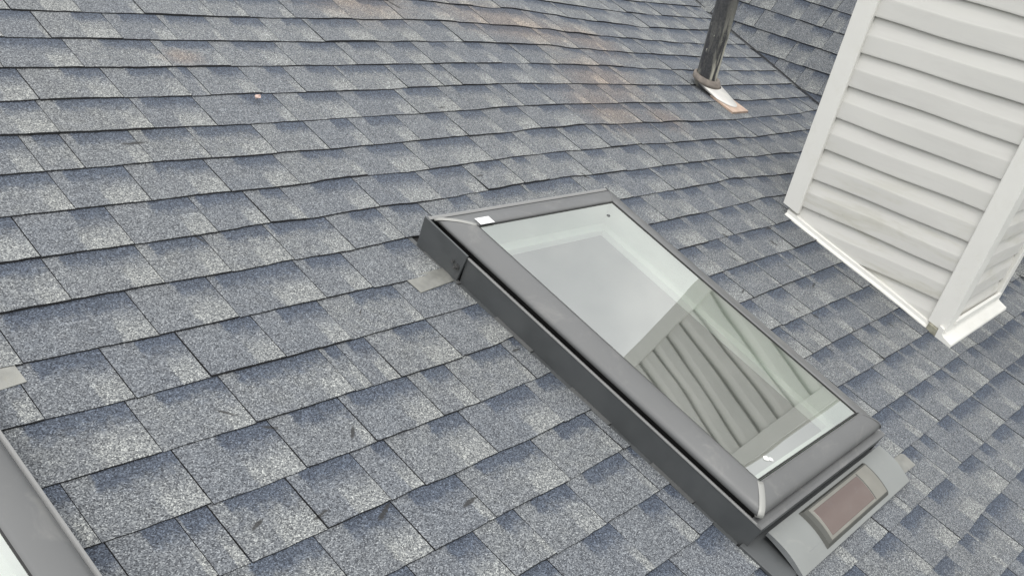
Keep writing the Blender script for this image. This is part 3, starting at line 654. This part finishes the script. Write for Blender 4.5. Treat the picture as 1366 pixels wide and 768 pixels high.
# sloping base trim on the left face (two folds) and dirt in the joint below
mb = MB(); y0, y1 = CY0 + .046, CY1 - .004
prof = [(-.033, .003), (-.0335, .007), (-.020, .013), (-.0195, .024), (-.011, .0265), (-.002, .0265)]
NB = 16
mb.grid([[(CX0 + o, y, roof_z(y) + z + .0018 * math.sin(y * 9)) for o, z in prof] for y in np.linspace(y1, y0, NB)])
mb.add([(CX0 + o, y0, roof_z(y0) + z) for o, z in prof] + [(CX0 - .002, y0, roof_z(y0))], [tuple(range(7))])
chb(mb, 'base_trim', M_TRIM)
mb = MB(); mb.box(CX0 - .034, CX0 + .002, CY0 - .018, CY0 + .044, 0, .028); mb.v = [(p[0], p[1], p[2] + roof_z(p[1])) for p in mb.v]
chb(mb, 'base_joint', M_DIRT, bevel=.003)
# front apron: flat white flashing on the shingles plus a J-channel
mb = MB(); xa, xb = CX0 - .036, CX1 + .026; yw = CY0 - .018
prof = [(CY0 + .001, .046), (yw - .001, .044), (yw - .002, .026), (yw - .010, .020), (yw - .048, .0150), (yw - .051, .011), (yw - .051, .004)]
mb.grid([[(x, y, roof_z(y) + z) for y, z in prof] for x in np.linspace(xa, xb, 12)]); 
for x in (xa, xb): mb.add([(x, y, roof_z(y) + z) for y, z in prof] + [(x, CY0, roof_z(CY0) + .002)], [tuple(range(8))])
chb(mb, 'apron_flashing', M_TRIM)
mb = MB(); 
for yy in (CY0 - .019,):
    mb.box(CX0 + .06, CX1 - .02, yy - .010, yy + .003, 0, .020); mb.v = [(p[0], p[1], p[2] + roof_z(p[1]) + .044) for p in mb.v]
chb(mb, 'trim_channel', M_TRIM, bevel=.002)
mb = MB(); mb.box(CX0 - .06, CX1 + .06, CY0 - .06, CY1 + .06, ZT, ZT + .05); mb.box(CX0 + .12, CX1 - .12, CY0 + .15, CY1 - .15, ZT + .05, ZT + .22)
chb(mb, 'chimney_cap', M_TRIM, bevel=.004)

# ------------------------------------------------------------------ vent pipe
vb = roof_pt(3.812, 2.075, 0)
vp = thing('vent_pipe', 'stained black plumbing vent pipe in a bright metal boot on the shingles', 'vent pipe', tuple(vb))
tube([(0, 0, -.03), (0, 0, .4), (0, 0, .72)], .0515, 28).build('pipe', M_PIPE, vp, True)
RR = ROOF_ROT.to_3x3()
def L(u, v, w): return RR @ Vector((u, v, w))
rows = []
for q, (du, dv, w, ru, rv) in enumerate([(0, .012, .040, .051, .051), (0, .012, .053, .0535, .053), (0, .009, .0535, .068, .063), (0, .008, .051, .073, .068), (0, .003, .040, .079, .073), (0, -.002, .030, .081, .075), (0, -.002, .028, .070, .068)]):
    rows.append([L(du + ru * math.cos(a), dv + rv * math.sin(a), w + .010 * math.sin(a) * 0) for a in np.linspace(0, 2*math.pi, 33)[:-1]])
MB().grid(rows[::-1], closed=True).build('boot_collar', M_RUB, vp, True)
rows = []
for (dv, w, ru, rv) in [(-.002, .031, .079, .073), (-.022, .026, .078, .090), (-.050, .020, .076, .112), (-.075, .0135, .072, .125)]:
    rows.append([L(.004 + ru * math.cos(a) + .010 * (.038 - w) / .025, dv + rv * math.sin(a), w) for a in np.linspace(0, 2*math.pi, 33)[:-1]])
MB().grid(rows[::-1], closed=True).build('boot_cone', M_ALU, vp, True)
mb = MB(); 
mb.add([L(x, y, z) for x, y, z in [(-.058, -.235, .0125), (.088, -.235, .0125), (.088, -.08, .0105), (-.050, -.08, .0105), (-.058, -.235, .003), (.088, -.235, .003), (.088, -.08, .003), (-.050, -.08, .003)]],
       [(0, 1, 2, 3), (4, 5, 1, 0), (5, 6, 2, 1), (7, 4, 0, 3), (6, 7, 3, 2)])
mb.build('flange', M_COP, vp, bevel=.0015)

# ------------------------------------------------------------------ little things on the shingles
def leaf(u, v, size, ang, label):
    mb = MB(); rows = []
    for i in range(7):
        t = i / 6; w = math.sin(math.pi * min(1, t * .94 + .03)) * .36
        rows.append([(size * ((t - .5) * math.cos(ang) - s_ * w * math.sin(ang)) + u, size * ((t - .5) * math.sin(ang) + s_ * w * math.cos(ang)) + v, .0105 + size * (.28 * (t - .4) ** 2 + .22 * abs(s_))) for s_ in (-1, 0, 1)])
    mb.grid(rows); o = local_thing(mb, 'dry_leaf', M_LEAF, label, 'leaf', RM)
    sm = o.modifiers.new('Solidify', 'SOLIDIFY'); sm.thickness = .0008
    return o
leaf(1.398, 2.076, .024, .5, 'pinkish dry leaf lying on the shingles in the upper left')

# ------------------------------------------------------------------ house below and garden
mb = MB(); mb.add([(-60, -60, 0), (60, -60, 0), (60, 60, 0), (-60, 60, 0)], [(0, 1, 2, 3)])
g = mb.build('ground', M_GRASS); g['kind'] = 'structure'

# ------------------------------------------------------------------ light
SUN_EL, SUN_AZ = math.radians(62), math.radians(215)     # azimuth measured from +x counter-clockwise
sd = Vector((math.cos(SUN_EL) * math.cos(SUN_AZ), math.cos(SUN_EL) * math.sin(SUN_AZ), math.sin(SUN_EL)))
w = bpy.data.worlds.new('World'); bpy.context.scene.world = w; w.use_nodes = True
nt = w.node_tree; nt.nodes.clear()
out = nt.nodes.new('ShaderNodeOutputWorld'); bg = nt.nodes.new('ShaderNodeBackground'); bg.inputs['Strength'].default_value = .10
sky = nt.nodes.new('ShaderNodeTexSky'); sky.sky_type = 'NISHITA'; sky.sun_disc = False; sky.sun_elevation = SUN_EL; sky.sun_rotation = math.pi / 2 - SUN_AZ
tc = nt.nodes.new('ShaderNodeTexCoord'); nz = nt.nodes.new('ShaderNodeTexNoise'); nz.inputs['Scale'].default_value = 2.2; nz.inputs['Detail'].default_value = 5; nz.inputs['Roughness'].default_value = .5
nt.links.new(tc.outputs['Generated'], nz.inputs['Vector'])
mr = nt.nodes.new('ShaderNodeMapRange'); mr.interpolation_type = 'SMOOTHSTEP'; mr.inputs['From Min'].default_value = .38; mr.inputs['From Max'].default_value = .60; mr.inputs['To Min'].default_value = .64; mr.inputs['To Max'].default_value = 1.
nt.links.new(nz.outputs['Fac'], mr.inputs['Value'])
nz2 = nt.nodes.new('ShaderNodeTexNoise'); nz2.inputs['Scale'].default_value = 3.1; nz2.inputs['Detail'].default_value = 4
nt.links.new(tc.outputs['Generated'], nz2.inputs['Vector'])
cl = nt.nodes.new('ShaderNodeMapRange'); cl.inputs['From Min'].default_value = .3; cl.inputs['From Max'].default_value = .7; cl.inputs['To Min'].default_value = CLO; cl.inputs['To Max'].default_value = CHI
nt.links.new(nz2.outputs['Fac'], cl.inputs['Value'])
# overcast sky: three times brighter overhead than at the horizon
sepz = nt.nodes.new('ShaderNodeSeparateXYZ'); nt.links.new(tc.outputs['Generated'], sepz.inputs[0])
gz = nt.nodes.new('ShaderNodeMapRange'); gz.inputs['From Min'].default_value = 0; gz.inputs['From Max'].default_value = 1; gz.inputs['To Min'].default_value = .36; gz.inputs['To Max'].default_value = 1.
nt.links.new(sepz.outputs[2], gz.inputs['Value'])
grad = nt.nodes.new('ShaderNodeMath'); grad.operation = 'MULTIPLY'; nt.links.new(gz.outputs[0], grad.inputs[0]); nt.links.new(cl.outputs[0], grad.inputs[1])
cc = nt.nodes.new('ShaderNodeCombineColor')
for i, kq in enumerate((1., 1., .985)):
    m = nt.nodes.new('ShaderNodeMath'); m.operation = 'MULTIPLY'; m.inputs[1].default_value = kq; nt.links.new(grad.outputs[0], m.inputs[0]); nt.links.new(m.outputs[0], cc.inputs[i])
mx = nt.nodes.new('ShaderNodeMix'); mx.data_type = 'RGBA'
nt.links.new(mr.outputs[0], mx.inputs[0]); nt.links.new(sky.outputs[0], mx.inputs[6]); nt.links.new(cc.outputs[0], mx.inputs[7])
nt.links.new(mx.outputs[2], bg.inputs[0]); nt.links.new(bg.outputs[0], out.inputs[0])
sl = bpy.data.lights.new('sun', 'SUN'); sl.energy = .6; sl.angle = math.radians(14); sl.color = (1., .96, .90)
so = bpy.data.objects.new('sun', sl); C.objects.link(so); so.rotation_euler = (-sd).to_track_quat('-Z', 'Y').to_euler(); so.location = (0, 0, 12)

# ------------------------------------------------------------------ camera
cd = bpy.data.cameras.new('camera'); cam = bpy.data.objects.new('camera', cd); C.objects.link(cam)
MC = [[0.6588215097435988, -0.7267265246259943, 0.19448078749375175], [-0.36356540232374174, -0.5338895183525572, -0.7634017162847162], [0.6586155301329761, 0.4322389855141473, -0.6159505198222985]]
X, Y, Z = Vector(MC[0]), -Vector(MC[1]), -Vector(MC[2])
cam.matrix_world = Matrix(((X.x, Y.x, Z.x, 0), (X.y, Y.y, Z.y, 0), (X.z, Y.z, Z.z, ZC), (0, 0, 0, 1)))
cd.sensor_fit = 'HORIZONTAL'; cd.sensor_width = 36; cd.lens = 1070.7366 / 1366 * 36
cd.shift_x = -65.4384 / 1366; cd.shift_y = 294.8089 / 1366
cd.clip_start = .05; cd.clip_end = 500
sc = bpy.context.scene; sc.camera = cam
sc.view_settings.view_transform = 'Standard'; sc.view_settings.look = 'None'; sc.view_settings.gamma = 1; sc.view_settings.exposure = EXPO
sc.view_settings.use_curve_mapping = False
sc.render.resolution_x, sc.render.resolution_y = 1024, 575
sc.cycles.max_bounces = 8; sc.cycles.transparent_max_bounces = 12
